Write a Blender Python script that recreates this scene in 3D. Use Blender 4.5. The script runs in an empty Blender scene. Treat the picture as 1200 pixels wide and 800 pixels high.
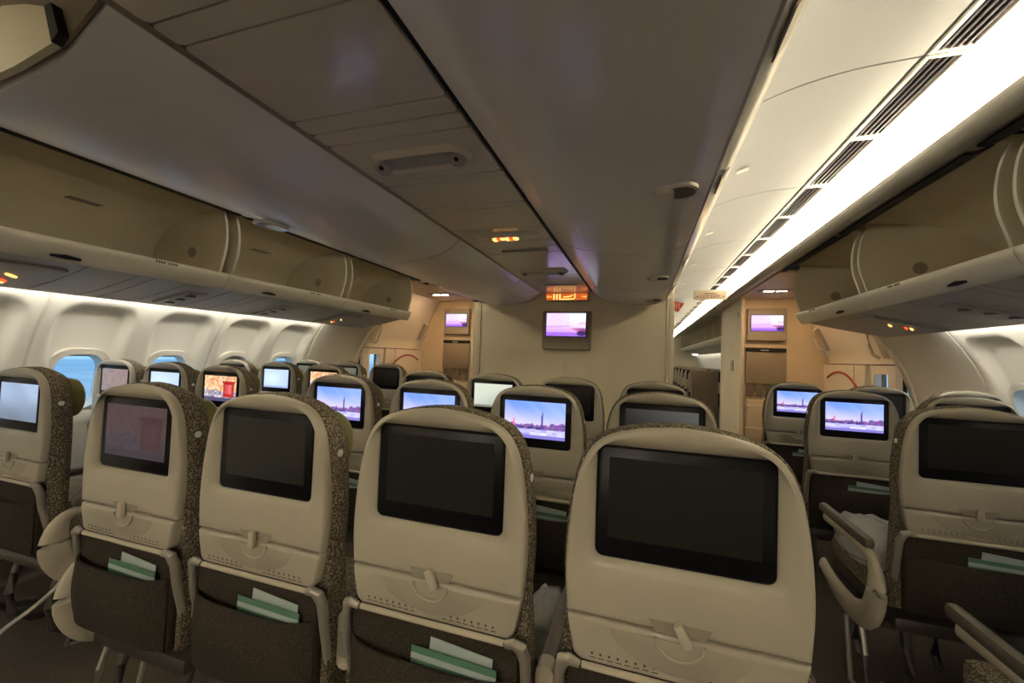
import bpy, bmesh, math, random
import numpy as np
from mathutils import Matrix, Vector
random.seed(7)
scene = bpy.context.scene
COL = scene.collection

# ------------------------------------------------------------------ camera
F_PX, YAW, PITCH, ROLL = 477.35, 0.3096, 0.0351, 0.0368
CAM = Vector((0.660, 0.0, 1.268))
Fv = Vector((-math.sin(YAW)*math.cos(PITCH), math.cos(YAW)*math.cos(PITCH), math.sin(PITCH)))
R0 = Vector((math.cos(YAW), math.sin(YAW), 0)); U0 = R0.cross(Fv)
Rv = R0*math.cos(ROLL) + U0*math.sin(ROLL)
Uv = -R0*math.sin(ROLL) + U0*math.cos(ROLL)
cd = bpy.data.cameras.new('camera'); cam = bpy.data.objects.new('camera', cd); COL.objects.link(cam)
cd.sensor_fit = 'HORIZONTAL'; cd.sensor_width = 36; cd.lens = F_PX*36/1200; cd.clip_start = 0.02; cd.clip_end = 500
cam.matrix_world = Matrix(((Rv.x, Uv.x, -Fv.x, CAM.x), (Rv.y, Uv.y, -Fv.y, CAM.y), (Rv.z, Uv.z, -Fv.z, CAM.z), (0, 0, 0, 1)))
scene.camera = cam

# ------------------------------------------------------------------ light levels
COVE = 47.0       # aisle cove lamps
WASH = 21.0       # sidewall wash lamps under the service panels
SKY = 0.95
REAR_FILL = 18.5        # unseen lamps added behind the camera to light the seat backs
DOORLAMP = 330.0
SCREEN = 0.86
scene.view_settings.view_transform = 'Standard'
scene.view_settings.look = 'None'
scene.view_settings.gamma = 1
scene.view_settings.use_curve_mapping = False
scene.view_settings.exposure = 0.62

world = bpy.data.worlds.new('sky'); scene.world = world; world.use_nodes = True
bgn = world.node_tree.nodes['Background']
bgn.inputs[0].default_value = (0.30, 0.62, 1.0, 1); bgn.inputs[1].default_value = SKY

# ------------------------------------------------------------------ materials
MATS = {}
def mat(name, col, rough=0.5, metal=0.0, var=0.0, vscale=6.0, bump=0.0, bscale=80.0, emit=None, estr=0.0, spec=0.5, coat=0.0, alpha=1.0, trans=0.0):
    m = bpy.data.materials.new(name); m.use_nodes = True
    nt = m.node_tree; b = nt.nodes['Principled BSDF']
    b.inputs['Base Color'].default_value = (*col, 1); b.inputs['Roughness'].default_value = rough
    b.inputs['Metallic'].default_value = metal; b.inputs['Specular IOR Level'].default_value = spec
    b.inputs['Coat Weight'].default_value = coat; b.inputs['Transmission Weight'].default_value = trans
    b.inputs['Alpha'].default_value = alpha
    if var or bump:
        tc = nt.nodes.new('ShaderNodeTexCoord')
    if var:
        n = nt.nodes.new('ShaderNodeTexNoise'); n.inputs['Scale'].default_value = vscale; n.inputs['Detail'].default_value = 4
        r = nt.nodes.new('ShaderNodeValToRGB')
        r.color_ramp.elements[0].position = 0.3; r.color_ramp.elements[1].position = 0.7
        r.color_ramp.elements[0].color = (*[c*(1-var) for c in col], 1); r.color_ramp.elements[1].color = (*[min(1, c*(1+var)) for c in col], 1)
        nt.links.new(tc.outputs['Object'], n.inputs['Vector']); nt.links.new(n.outputs['Fac'], r.inputs['Fac']); nt.links.new(r.outputs['Color'], b.inputs['Base Color'])
    if bump:
        n2 = nt.nodes.new('ShaderNodeTexNoise'); n2.inputs['Scale'].default_value = bscale; n2.inputs['Detail'].default_value = 3
        bp = nt.nodes.new('ShaderNodeBump'); bp.inputs['Strength'].default_value = bump; bp.inputs['Distance'].default_value = 0.004
        nt.links.new(tc.outputs['Object'], n2.inputs['Vector']); nt.links.new(n2.outputs['Fac'], bp.inputs['Height']); nt.links.new(bp.outputs['Normal'], b.inputs['Normal'])
    if emit:
        b.inputs['Emission Color'].default_value = (*emit, 1); b.inputs['Emission Strength'].default_value = estr
    MATS[name] = m
    return m
def speckle(name, dark, light, scale, lo, hi):
    m = mat(name, dark, 0.95, spec=0.15)
    nt = m.node_tree; b = nt.nodes['Principled BSDF']
    tc = nt.nodes.new('ShaderNodeTexCoord'); n = nt.nodes.new('ShaderNodeTexNoise')
    n.inputs['Scale'].default_value = scale; n.inputs['Detail'].default_value = 2; n.inputs['Roughness'].default_value = 0.6
    r = nt.nodes.new('ShaderNodeValToRGB'); r.color_ramp.elements[0].position = lo; r.color_ramp.elements[1].position = hi
    r.color_ramp.elements[0].color = (*dark, 1); r.color_ramp.elements[1].color = (*light, 1)
    bp = nt.nodes.new('ShaderNodeBump'); bp.inputs['Strength'].default_value = 0.35; bp.inputs['Distance'].default_value = 0.003
    nt.links.new(tc.outputs['Object'], n.inputs['Vector']); nt.links.new(n.outputs['Fac'], r.inputs['Fac'])
    nt.links.new(r.outputs['Color'], b.inputs['Base Color']); nt.links.new(n.outputs['Fac'], bp.inputs['Height']); nt.links.new(bp.outputs['Normal'], b.inputs['Normal'])
    return m
def screen_mat(name, strength):
    m = mat(name, (0.01, 0.01, 0.01), 0.25); nt = m.node_tree; b = nt.nodes['Principled BSDF']
    a = nt.nodes.new('ShaderNodeAttribute'); a.attribute_name = 'picture'
    nt.links.new(a.outputs['Color'], b.inputs['Emission Color']); b.inputs['Emission Strength'].default_value = strength
    return m
mat('shell', (0.43, 0.392, 0.318), 0.36, var=0.03, vscale=9, bump=0.05, bscale=400)
mat('recess', (0.30, 0.27, 0.215), 0.5)  # darker than the shell to stand in for shade in the flush latch recess
mat('shell_trim', (0.50, 0.45, 0.36), 0.35, bump=0.04, bscale=300)
mat('black', (0.004, 0.004, 0.006), 0.30, spec=0.22)
mat('black_matt', (0.012, 0.011, 0.011), 0.7)
mat('display_off', (0.012, 0.012, 0.011), 0.3, spec=0.45)
mat('metal', (0.50, 0.48, 0.45), 0.35, 0.75)
mat('dark_metal', (0.12, 0.11, 0.10), 0.4, 0.7)
mat('arm_grey', (0.34, 0.315, 0.28), 0.35, 0.4)
speckle('fabric', (0.075, 0.058, 0.042), (0.40, 0.35, 0.26), 230, 0.47, 0.66)
speckle('fabric_dark', (0.032, 0.026, 0.020), (0.085, 0.068, 0.052), 300, 0.45, 0.75)
mat('olive', (0.15, 0.14, 0.035), 0.55, var=0.12, vscale=30, bump=0.15, bscale=120)
mat('cream_leather', (0.52, 0.49, 0.38), 0.5, bump=0.15, bscale=120)
mat('wall', (0.68, 0.65, 0.57), 0.45, var=0.02, vscale=4, bump=0.03, bscale=300)
mat('bin', (0.80, 0.765, 0.75), 0.24, var=0.02, vscale=3, bump=0.02, bscale=350)
mat('bin_inside', (0.68, 0.61, 0.45), 0.55, var=0.04, vscale=5, bump=0.05, bscale=250)
mat('lip', (0.72, 0.69, 0.58), 0.4, bump=0.03, bscale=300)
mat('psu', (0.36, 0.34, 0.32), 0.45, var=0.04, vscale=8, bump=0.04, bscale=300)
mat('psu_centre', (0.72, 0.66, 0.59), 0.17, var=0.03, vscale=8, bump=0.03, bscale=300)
mat('ceiling', (0.60, 0.58, 0.50), 0.5, var=0.02, vscale=3)
mat('ceiling_inner_dimmed', (0.215, 0.212, 0.20), 0.5, var=0.02, vscale=3)  # darkened below the outer panels to stand in for weaker light
mat('slat_dark', (0.13, 0.11, 0.12), 0.5)
mat('gap', (0.008, 0.007, 0.006), 0.8)
mat('bulkhead', (0.88, 0.79, 0.61), 0.55, var=0.03, vscale=3, bump=0.06, bscale=220)
mat('lavatory', (0.66, 0.53, 0.36), 0.5, var=0.04, vscale=5, bump=0.05, bscale=220)
mat('door', (0.78, 0.69, 0.55), 0.45, var=0.02, vscale=4)
mat('monitor', (0.34, 0.29, 0.22), 0.45)
mat('red', (0.40, 0.035, 0.02), 0.5)
mat('carpet', (0.085, 0.070, 0.055), 0.95, var=0.35, vscale=160, bump=0.5, bscale=400, spec=0.1)
mat('hull', (0.10, 0.10, 0.10), 0.8)
mat('apron', (0.50, 0.60, 0.66), 0.8, var=0.15, vscale=0.15)
mat('paint_white', (0.85, 0.85, 0.85), 0.6)
mat('glass', (0.9, 0.95, 1.0), 0.02, alpha=0.12)
mat('shade', (0.42, 0.40, 0.37), 0.7)
mat('green_card', (0.10, 0.22, 0.15), 0.35)
mat('pale_card', (0.42, 0.50, 0.50), 0.4)
mat('arm_dark', (0.10, 0.085, 0.07), 0.5)
mat('plastic_bag', (0.75, 0.75, 0.72), 0.15, bump=0.6, bscale=60, alpha=0.55)
mat('brown_pad', (0.20, 0.155, 0.11), 0.6, bump=0.1, bscale=160)
mat('jump_pad', (0.30, 0.24, 0.17), 0.55, bump=0.15, bscale=90)
mat('print_dark', (0.05, 0.04, 0.035), 0.6)
mat('print_red', (0.30, 0.06, 0.05), 0.6)
mat('sign_body', (0.60, 0.50, 0.40), 0.5)
mat('cove_lamp', (1, 1, 1), 0.5, emit=(1.0, 0.89, 0.68), estr=COVE)
mat('cove_lamp_front', (1, 1, 1), 0.5, emit=(1.0, 0.89, 0.68), estr=COVE*1.7)
mat('inner_lamp', (1, 1, 1), 0.5, emit=(1.0, 0.89, 0.68), estr=COVE*0.46)
mat('rear_fill_lamp', (1, 1, 1), 0.5, emit=(1.0, 0.88, 0.68), estr=REAR_FILL)
mat('wash_lamp', (1, 1, 1), 0.5, emit=(1.0, 0.96, 0.86), estr=WASH)
mat('door_lamp', (1, 1, 1), 0.5, emit=(1.0, 0.66, 0.36), estr=DOORLAMP)
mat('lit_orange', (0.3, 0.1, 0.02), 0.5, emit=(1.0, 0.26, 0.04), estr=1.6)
mat('lit_sign_back', (0.3, 0.1, 0.02), 0.5, emit=(0.85, 0.16, 0.03), estr=0.45)
mat('lit_yellow', (0.3, 0.2, 0.05), 0.5, emit=(1.0, 0.55, 0.14), estr=1.3)
mat('lit_red', (0.3, 0.02, 0.02), 0.5, emit=(1.0, 0.08, 0.02), estr=1.1)
mat('lit_white', (0.3, 0.2, 0.05), 0.5, emit=(1.0, 0.80, 0.55), estr=3.0)
screen_mat('picture', SCREEN)

# ------------------------------------------------------------------ mesh helpers
class MB:
    def __init__(s): s.v = []; s.f = []
    def add(s, vs, fs):
        o = len(s.v); s.v += [tuple(p) for p in vs]; s.f += [tuple(i+o for i in f) for f in fs]
    def box(s, x0, x1, y0, y1, z0, z1, c=0.0):
        if c <= 0:
            s.add([(x, y, z) for z in (z0, z1) for y in (y0, y1) for x in (x0, x1)],
                  [(0, 2, 3, 1), (4, 5, 7, 6), (0, 1, 5, 4), (2, 6, 7, 3), (0, 4, 6, 2), (1, 3, 7, 5)])
            return s
        bm = bmesh.new(); bmesh.ops.create_cube(bm, size=1)
        for v in bm.verts:
            v.co = ((x0+x1)/2+v.co.x*(x1-x0), (y0+y1)/2+v.co.y*(y1-y0), (z0+z1)/2+v.co.z*(z1-z0))
        bmesh.ops.bevel(bm, geom=list(bm.edges), offset=c, segments=2, affect='EDGES', profile=0.5)
        bm.verts.index_update(); s.add([v.co[:] for v in bm.verts], [[v.index for v in f.verts] for f in bm.faces]); bm.free()
        return s
    def loft(s, rings, closed=True, cap0=True, cap1=True):
        n = len(rings[0]); vs = [p for r in rings for p in r]; fs = []
        for k in range(len(rings)-1):
            for i in range(n if closed else n-1):
                j = (i+1) % n; fs.append((k*n+i, k*n+j, (k+1)*n+j, (k+1)*n+i))
        if cap0: fs.append(tuple(reversed(range(n))))
        if cap1: fs.append(tuple(range((len(rings)-1)*n, len(rings)*n)))
        s.add(vs, fs); return s
    def prism_y(s, pts, y0, y1):
        return s.loft([[(x, y0, z) for x, z in pts], [(x, y1, z) for x, z in pts]])
    def prism_x(s, pts, x0, x1):
        return s.loft([[(x0, y, z) for y, z in pts], [(x1, y, z) for y, z in pts]])
    def tube(s, path, rad, n=10, flat=1.0, up=(0, 0, 1)):
        P = [Vector(p) for p in path]; rings = []; up = Vector(up)
        rads = rad if isinstance(rad, (list, tuple)) else [rad]*len(P)
        for i, p in enumerate(P):
            t = (P[min(i+1, len(P)-1)]-P[max(i-1, 0)]).normalized()
            a = t.cross(up)
            if a.length < 1e-3: a = t.cross(Vector((1, 0, 0)))
            a.normalize(); b = a.cross(t).normalized()
            rings.append([(p+(a*math.cos(q)*flat+b*math.sin(q))*rads[i])[:] for q in [2*math.pi*k/n for k in range(n)]])
        return s.loft(rings)
    def disc(s, c, r, axis='y', th=0.004, n=20):
        ax = {'x': Vector((1, 0, 0)), 'y': Vector((0, 1, 0)), 'z': Vector((0, 0, 1))}[axis]; c = Vector(c)
        return s.tube([c-ax*th/2, c+ax*th/2], r, n, up=(0, 0, 1) if axis != 'z' else (1, 0, 0))
    def mesh(s, name, m, smooth=35):
        me = bpy.data.meshes.new(name); me.from_pydata(s.v, [], s.f); me.update()
        bm = bmesh.new(); bm.from_mesh(me); bmesh.ops.recalc_face_normals(bm, faces=bm.faces); bm.to_mesh(me); bm.free()
        if m: me.materials.append(MATS[m])
        if smooth:
            me.shade_smooth(); me.set_sharp_from_angle(angle=math.radians(smooth))
        return me
    def obj(s, name, m, parent=None, smooth=35):
        return link(name, s.mesh(name, m, smooth), parent)
def link(name, me, parent=None):
    o = bpy.data.objects.new(name, me); COL.objects.link(o)
    if parent is not None: o.parent = parent
    return o
def tag(o, label, cat, group=None, kind=None):
    o['label'] = label; o['category'] = cat
    if group: o['group'] = group
    if kind: o['kind'] = kind
    return o
def struct(o, label=None):
    o['kind'] = 'structure'
    if label: o['label'] = label
    return o
def thing(name, label, cat, loc=(0, 0, 0), group=None, kind=None):
    o = bpy.data.objects.new(name, None); COL.objects.link(o); o.location = loc; o.empty_display_size = 0.1
    return tag(o, label, cat, group, kind)
def sheet(pts, th):
    """closed polygon: an open polyline given thickness th on its left side"""
    P = [Vector(p) for p in pts]; off = []
    for i in range(len(P)):
        t = (P[min(i+1, len(P)-1)]-P[max(i-1, 0)]).normalized(); off.append(P[i]+Vector((-t.y, t.x))*th)
    return [p[:] for p in P]+[p[:] for p in reversed(off)]
def spline(pts, n):
    P = np.array(pts, float); m = len(P); out = []
    for i in range(m-1):
        p0 = P[max(i-1, 0)]; p1 = P[i]; p2 = P[i+1]; p3 = P[min(i+2, m-1)]
        for k in range(n):
            t = k/n; out.append(tuple(0.5*((2*p1)+(-p0+p2)*t+(2*p0-5*p1+4*p2-p3)*t*t+(-p0+3*p1-3*p2+p3)*t**3)))
    out.append(tuple(P[-1])); return out
def mir(pts, s): return [(s*x, z) for x, z in pts]
def rrect(w, h, r, n=6, cx=0, cz=0):
    out = []
    for sx, sz, a0 in ((1, 1, 0), (-1, 1, 90), (-1, -1, 180), (1, -1, 270)):
        for k in range(n+1):
            a = math.radians(a0+90*k/n); out.append((cx+sx*(w/2-r)+r*math.cos(a), cz+sz*(h/2-r)+r*math.sin(a)))
    return out
def text_mesh(body, size, m, depth=0.001):
    cu = bpy.data.curves.new('lettering', 'FONT'); cu.body = body; cu.size = size; cu.extrude = depth; cu.align_x = 'CENTER'; cu.align_y = 'CENTER'; cu.resolution_u = 3
    o = bpy.data.objects.new('lettering', cu); COL.objects.link(o)
    dg = bpy.context.evaluated_depsgraph_get(); me = bpy.data.meshes.new_from_object(o.evaluated_get(dg))
    bpy.data.objects.remove(o); bpy.data.curves.remove(cu)
    me.materials.clear(); me.materials.append(MATS[m]); return me
def face_text(name, body, size, m, parent, loc, rot):
    o = link(name, text_mesh(body, size, m), parent); o.location = loc; o.rotation_euler = rot; return o
SIDES = ((-1, 'left'), (1, 'right'))

# ================================================================== SETTING
YA, YZ = -8.0, 19.0
fl = MB().box(-3.0, 3.0, YA, YZ, -0.06, 0.0).obj('floor', 'carpet', smooth=0); struct(fl, 'dark brown grey carpet of the cabin floor')

# --- sidewalls: profile (z -> x)
WZ = [0, .3, .6, .9, 1.1, 1.3, 1.45, 1.55, 1.62]; WX = [2.80, 2.93, 2.975, 2.965, 2.93, 2.85, 2.765, 2.69, 2.63]
WC = np.polyfit(WZ, WX, 5)
def xw(z): return float(np.polyval(WC, z))
WIN_P, WIN_0, SEAM0 = 0.545, 1.20, 1.4725       # window pitch, first window, first seam
WIN_Z, WIN_W, WIN_H = 0.985, 0.280, 0.395
def sd_rr(y, z, hw, hh, r):
    qy = abs(y)-hw+r; qz = abs(z)-hh+r
    return math.hypot(max(qy, 0), max(qz, 0))+min(max(qy, qz), 0)-r
def sstep(a, b, x):
    t = min(1, max(0, (x-a)/(b-a))); return t*t*(3-2*t)
def panel_mesh(s):
    L = 2*WIN_P; nu, nv = 76, 78; g = 0.004
    mb = MB(); vs = []; idx = {}
    for i in range(nu+1):
        y = g+(L-2*g)*i/nu
        for j in range(nv+1):
            z = 1.615*j/nv
            dy = (y-WIN_P/2) if y < WIN_P else (y-1.5*WIN_P)
            d = -sd_rr(dy, z-1.11, 0.215, 0.395, 0.12)
            dep = 0.085*sstep(0, 0.05+0.05*sstep(1.4, 1.0, z), d)*(0.42+0.58*sstep(1.02, 1.44, z))
            edge = min(y-g, L-g-y); dep += 0.012*(1-sstep(0, 0.012, edge))
            idx[i, j] = len(vs); vs.append((s*(xw(z)+dep), y, z))
    fs = []
    for i in range(nu):
        for j in range(nv):
            y = g+(L-2*g)*(i+.5)/nu; z = 1.615*(j+.5)/nv
            dy = (y-WIN_P/2) if y < WIN_P else (y-1.5*WIN_P)
            if sd_rr(dy, z-WIN_Z, WIN_W/2, WIN_H/2, 0.10) < 0: continue
            fs.append((idx[i, j], idx[i+1, j], idx[i+1, j+1], idx[i, j+1]))
    mb.add(vs, fs)
    return mb.mesh('sidewall_panel', 'wall', 60)
for s, side in SIDES:
    mb = MB()
    prof = [(xw(z)+0.10, z) for z in np.linspace(0, 1.62, 18)]
    plain = [(xw(z), z) for z in np.linspace(0, 1.62, 18)]
    for y0, y1 in ((YA, SEAM0-2*WIN_P), (SEAM0+4*WIN_P, 4.52), (5.95, YZ)):
        mb.prism_y(sheet(mir(plain, s), -s*0.03), y0, y1)
    w = struct(mb.obj('wall_'+side, 'wall'), 'cream moulded sidewall lining on the %s of the cabin' % side)
    pm = panel_mesh(s)
    for k in range(4):
        MB().prism_y(sheet(mir([(xw(z)+.013, z) for z in np.linspace(0, 1.615, 18)], s), -s*.01), SEAM0-2*WIN_P+k*2*WIN_P-.02, SEAM0-2*WIN_P+k*2*WIN_P+.02).obj('joint_strip', 'lip', w)
    for k in range(3):
        p = link('sidewall_panel', pm, w); p.location = (0, SEAM0-2*WIN_P+k*2*WIN_P, 0)
# --- windows
def ring_pts(w, h, r): return rrect(w, h, r, 8)
tilt_w = math.atan((xw(WIN_Z+0.1)-xw(WIN_Z-0.1))/0.2)
wn = 0
frame_m = {}; 
for s, side in SIDES:
    for k in range(-1, 5):
        wn += 1; yk = WIN_0+WIN_P*k
        def pt(y, z, off): return (s*(xw(WIN_Z+z)+off), yk+y, WIN_Z+z)
        root = bpy.data.objects.new('window_%d' % wn, None); COL.objects.link(root); root.location = (s*2.95, yk, WIN_Z)
        struct(root, 'rounded cabin window in the %s sidewall' % side)
        def build(rings, name, m):
            mb = MB(); mb.loft(rings, cap0=False, cap1=False)
            o = mb.obj(name, m); o.parent = root; o.matrix_parent_inverse = Matrix.Translation((-s*2.95, -yk, -WIN_Z)); return o
        A = ring_pts(WIN_W+0.075, WIN_H+0.075, 0.125); B = ring_pts(WIN_W+0.05, WIN_H+0.05, 0.12); C = ring_pts(WIN_W-0.022, WIN_H-0.022, 0.098); D = ring_pts(WIN_W-0.03, WIN_H-0.03, 0.095)
        build([[pt(y, z, .080) for y, z in A], [pt(y, z, .030) for y, z in B], [pt(y, z, .026) for y, z in C], [pt(y, z, .12) for y, z in D]], 'window_frame', 'wall')
        mb = MB(); mb.loft([[pt(y, z, .105) for y, z in D], [pt(y, z, .109) for y, z in D]]); o = mb.obj('pane', 'glass'); o.parent = root; o.matrix_parent_inverse = Matrix.Translation((-s*2.95, -yk, -WIN_Z))
        sh = [0.03, 0.03, 0.025, 0.025, 0.09, 0.03][k+1]
        topz = WIN_H/2
        pts = [(-WIN_W/2, topz+.02), (WIN_W/2, topz+.02), (WIN_W/2, topz-sh), (-WIN_W/2, topz-sh)]
        mb = MB(); mb.loft([[pt(y, z, .085) for y, z in pts], [pt(y, z, .091) for y, z in pts]]); o = mb.obj('window_shade', 'shade'); o.parent = root; o.matrix_parent_inverse = Matrix.Translation((-s*2.95, -yk, -WIN_Z))
# --- hull roof, ends, apron outside
roof = [(-2.74, 1.50), (-2.80, 1.72), (-2.72, 2.0), (-2.5, 2.28), (-2.0, 2.48), (-1, 2.56), (0, 2.58), (1, 2.56), (2.0, 2.48), (2.5, 2.28), (2.72, 2.0), (2.80, 1.72), (2.74, 1.50)]
rm = MB(); rm.prism_y(sheet(roof, 0.04), YA, 4.44); rm.prism_y(sheet(roof, 0.04), 5.96, YZ)
rm.prism_y(sheet([(-2.95, 1.45), (-2.97, 1.72), (-2.86, 2.05), (-2.6, 2.36), (-2.0, 2.56), (0, 2.64), (2.0, 2.56), (2.6, 2.36), (2.86, 2.05), (2.97, 1.72), (2.95, 1.45)], 0.04), 4.42, 5.98)
ceil = struct(rm.obj('ceiling', 'hull'), 'curved crown above the cabin ceiling panels')
struct(MB().box(-3.1, 3.1, YA-.05, YA, 0, 2.6).obj('wall_back', 'bulkhead'), 'beige wall closing the rear of the cabin')
struct(MB().box(-3.1, 3.1, YZ, YZ+.05, 0, 2.6).obj('wall_far', 'bulkhead'), 'beige wall closing the far end of the forward cabin')
ap = MB().box(-160, 160, -160, 160, -4.6, -4.5).obj('ground', 'apron', smooth=0); struct(ap, 'pale concrete apron outside the aircraft')
for i, (x, y, a) in enumerate(((-14, 6, .2), (-34, 20, .05))):
    o = MB().box(-.25, .25, -25, 25, -4.499, -4.49).obj('painted_line', 'paint_white', smooth=0); o.location = (x, y, 0); o.rotation_euler = (0, 0, a+1.4)
    tag(o, 'white painted line on the apron outside, %s to the aircraft' % ('closer' if i == 0 else 'farther'), 'ground marking', 'painted lines on the apron')

# --- aisle ceilings: inner panel, air grille, outer panel, cove lamp, rail
IN_P = spline([(0.87, 2.10), (0.98, 2.185), (1.14, 2.25), (1.32, 2.288), (1.518, 2.300)], 5)
OUT_P = spline([(1.640, 2.302), (1.76, 2.304), (1.88, 2.292), (1.95, 2.262), (1.965, 2.225), (1.962, 2.205)], 5)
P0, PP = 1.64, 1.06
for s, side in SIDES:
    mi = MB().prism_y(sheet(mir(IN_P, s), s*0.012), 0.006, PP-0.003).mesh('ceiling_panel', 'ceiling_inner_dimmed')
    mo = MB().prism_y(sheet(mir(OUT_P, s), s*0.012), 0.006, PP-0.003).mesh('ceiling_panel', 'ceiling')
    mk = MB().prism_y(sheet(mir([(IN_P[-3][0], IN_P[-3][1]+.016), (1.535, 2.335), (1.625, 2.335), (OUT_P[2][0], OUT_P[2][1]+.016)], s), s*0.01), YA, YZ).obj('duct', 'gap', ceil)
    n0 = int((YA-P0)/PP)-1
    al_m = MB().box(-.028, .028, -.012, .012, -.004, .004, .003).mesh('access_latch', 'ceiling')
    for k in range(n0, 16):
        y = P0+k*PP
        if y+PP > YZ+0.5: break
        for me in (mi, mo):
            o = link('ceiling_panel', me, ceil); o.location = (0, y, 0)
        if -1 < y < 8:
            o = link('access_latch', al_m, ceil); o.location = (s*1.12, y+.62, 2.2385); o.rotation_euler = (0, -s*.33, 0)
    # air grilles, two to a panel
    fr = MB(); x0, x1 = 1.522, 1.638
    fr.box(s*x0, s*(x0+.016), 0, .52, 2.294, 2.312, .002); fr.box(s*(x1-.010), s*x1, 0, .52, 2.296, 2.312, .002)
    fr.box(s*x0, s*x1, 0, .016, 2.295, 2.312, .002); fr.box(s*x0, s*x1, .504, .52, 2.295, 2.312, .002)
    frm = fr.mesh('grille_frame', 'ceiling')
    sl = MB().box(-.003, .003, .016, .504, -.010, .010, .001).mesh('slat', 'slat_dark')
    for k in range(-2, 18):
        y = P0+k*PP/2
        g = thing('air_grille', '', 'air grille', (0, y, 0), 'slotted air grilles along the %s aisle ceiling' % side)
        g['label'] = 'long slotted air grille in the ceiling above the %s aisle' % side
        link('grille_frame', frm, g)
        for q in range(4):
            o = link('slat', sl, g); o.location = (s*(x0+.029+q*.0205), 0, 2.303+q*.0005); o.rotation_euler = (0, s*.35, 0)
    rail = spline([(1.735, 2.158), (1.705, 2.145), (1.712, 2.122), (1.75, 2.108), (1.80, 2.112), (1.825, 2.13), (1.82, 2.15), (1.78, 2.155)], 3)
    struct(MB().prism_y(mir(rail, s), YA, YZ).obj('trim_'+('1' if s < 0 else '2'), 'ceiling'), 'rounded cream rail under the cove light along the %s bins' % side)
    # lamp in the trough behind the rail
    lamp = MB(); lampf = MB()
    for k in range(49):
        y = YA+.1+k*.54; (lamp if y < 1.6 else lampf).box(s*1.835, s*1.875, y, y+.52, 2.150, 2.168)
    inn = MB()
    for k in range(6): inn.box(s*.905, s*.925, .45+k*.53, .45+k*.53+.51, 2.03, 2.045)
    lo = lamp.obj('cove_lamp', 'cove_lamp', smooth=0)
    lf_ = lampf.obj('cove_lamp', 'cove_lamp_front', smooth=0); tag(lf_, 'brighter concealed cove lamp strip at the forward end of the %s aisle' % side, 'lamp')
    li_ = inn.obj('cove_lamp', 'inner_lamp', smooth=0); tag(li_, 'concealed warm lamp strip on top of the %s centre bins' % side, 'lamp'); tag(lo, 'concealed warm cove lamp strip above the %s aisle bins' % side, 'lamp')
    MB().prism_y(sheet(mir([(1.80, 2.145), (1.84, 2.138), (1.885, 2.140), (1.905, 2.180), (1.955, 2.215)], s), -s*.01), YA, YZ).obj('lamp_tray', 'ceiling', lo)

# unseen area behind the cabin rows: bounce ceiling and two added fill lamps
rg_ = struct(MB().box(-.88, .88, YA, -1.45, 2.28, 2.30).obj('ceiling_rear', 'ceiling', smooth=0), 'flat cream ceiling over the unseen rear area, bouncing light')
for i, y in enumerate((-2.6, -5.0)):
    g = thing('ceiling_lamp', 'added unseen fill lamp on the rear ceiling, %s one' % ('front' if i == 0 else 'rear'), 'lamp', (0, y, 2.279), 'added fill lamps on the rear ceiling')
    MB().box(-.62, .62, -.32, .32, -.012, 0, .004).obj('fill_lamp_frame', 'ceiling', g)
    MB().box(-.58, .58, -.28, .28, -.015, -.011).obj('fill_lamp_panel', 'rear_fill_lamp', g, smooth=0)

# ================================================================== OVERHEAD BINS, OUTBOARD
BY = [-1.38, -0.26, 0.86, 1.98, 3.105, 4.225]
edge = spline([(1.985, 1.742), (1.968, 1.80), (1.945, 1.88), (1.938, 1.96), (1.946, 2.04), (1.962, 2.10), (1.985, 2.150)], 4)
inner = spline([(2.03, 1.722), (2.30, 1.708), (2.52, 1.715), (2.62, 1.80), (2.61, 1.93), (2.50, 2.06), (2.30, 2.13), (2.08, 2.160), (1.93, 2.168)], 4)
lip_p = spline([(2.05, 1.724), (2.005, 1.744), (1.968, 1.742), (1.958, 1.722), (1.972, 1.690), (1.998, 1.655), (2.02, 1.640)], 4)
ordn = ['', '', 'third', 'second', 'first', '']
def bin_meshes(s, L):
    w = {}
    w['shell'] = MB().prism_y(sheet(mir(inner, s), -s*.012), .036, L-.036).mesh('bin_shell', 'bin_inside')
    side = edge+[p for p in reversed(inner)]
    a = MB(); a.prism_y(mir(side, s), 0.036, 0.048); w['side0'] = a.mesh('side_wall', 'bin_inside')
    a = MB(); a.prism_y(mir(side, s), L-0.048, L-0.036); w['side1'] = a.mesh('side_wall', 'bin_inside')
    a = MB(); a.prism_y(mir(lip_p+[(2.06, 1.665), (2.07, 1.71)], s), .0015, L-.0015); w['lip'] = a.mesh('shelf_lip', 'lip')
    a = MB(); a.prism_y(sheet(mir(spline([(1.838, 2.122), (1.87, 2.122), (1.922, 2.150)], 4), s), -s*.010), .03, L-.03); w['door'] = a.mesh('open_door', 'black_matt')
    e = MB()
    e2 = [(x-.004, z) for x, z in edge]+[(x+.006, z) for x, z in reversed(edge)]
    e.prism_y(mir(e2, s), .034, .050); w['e0'] = e.mesh('side_wall_edge', 'lip')
    e = MB(); e.prism_y(mir(e2, s), L-.050, L-.034); w['e1'] = e.mesh('side_wall_edge', 'lip')
    return w
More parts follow.
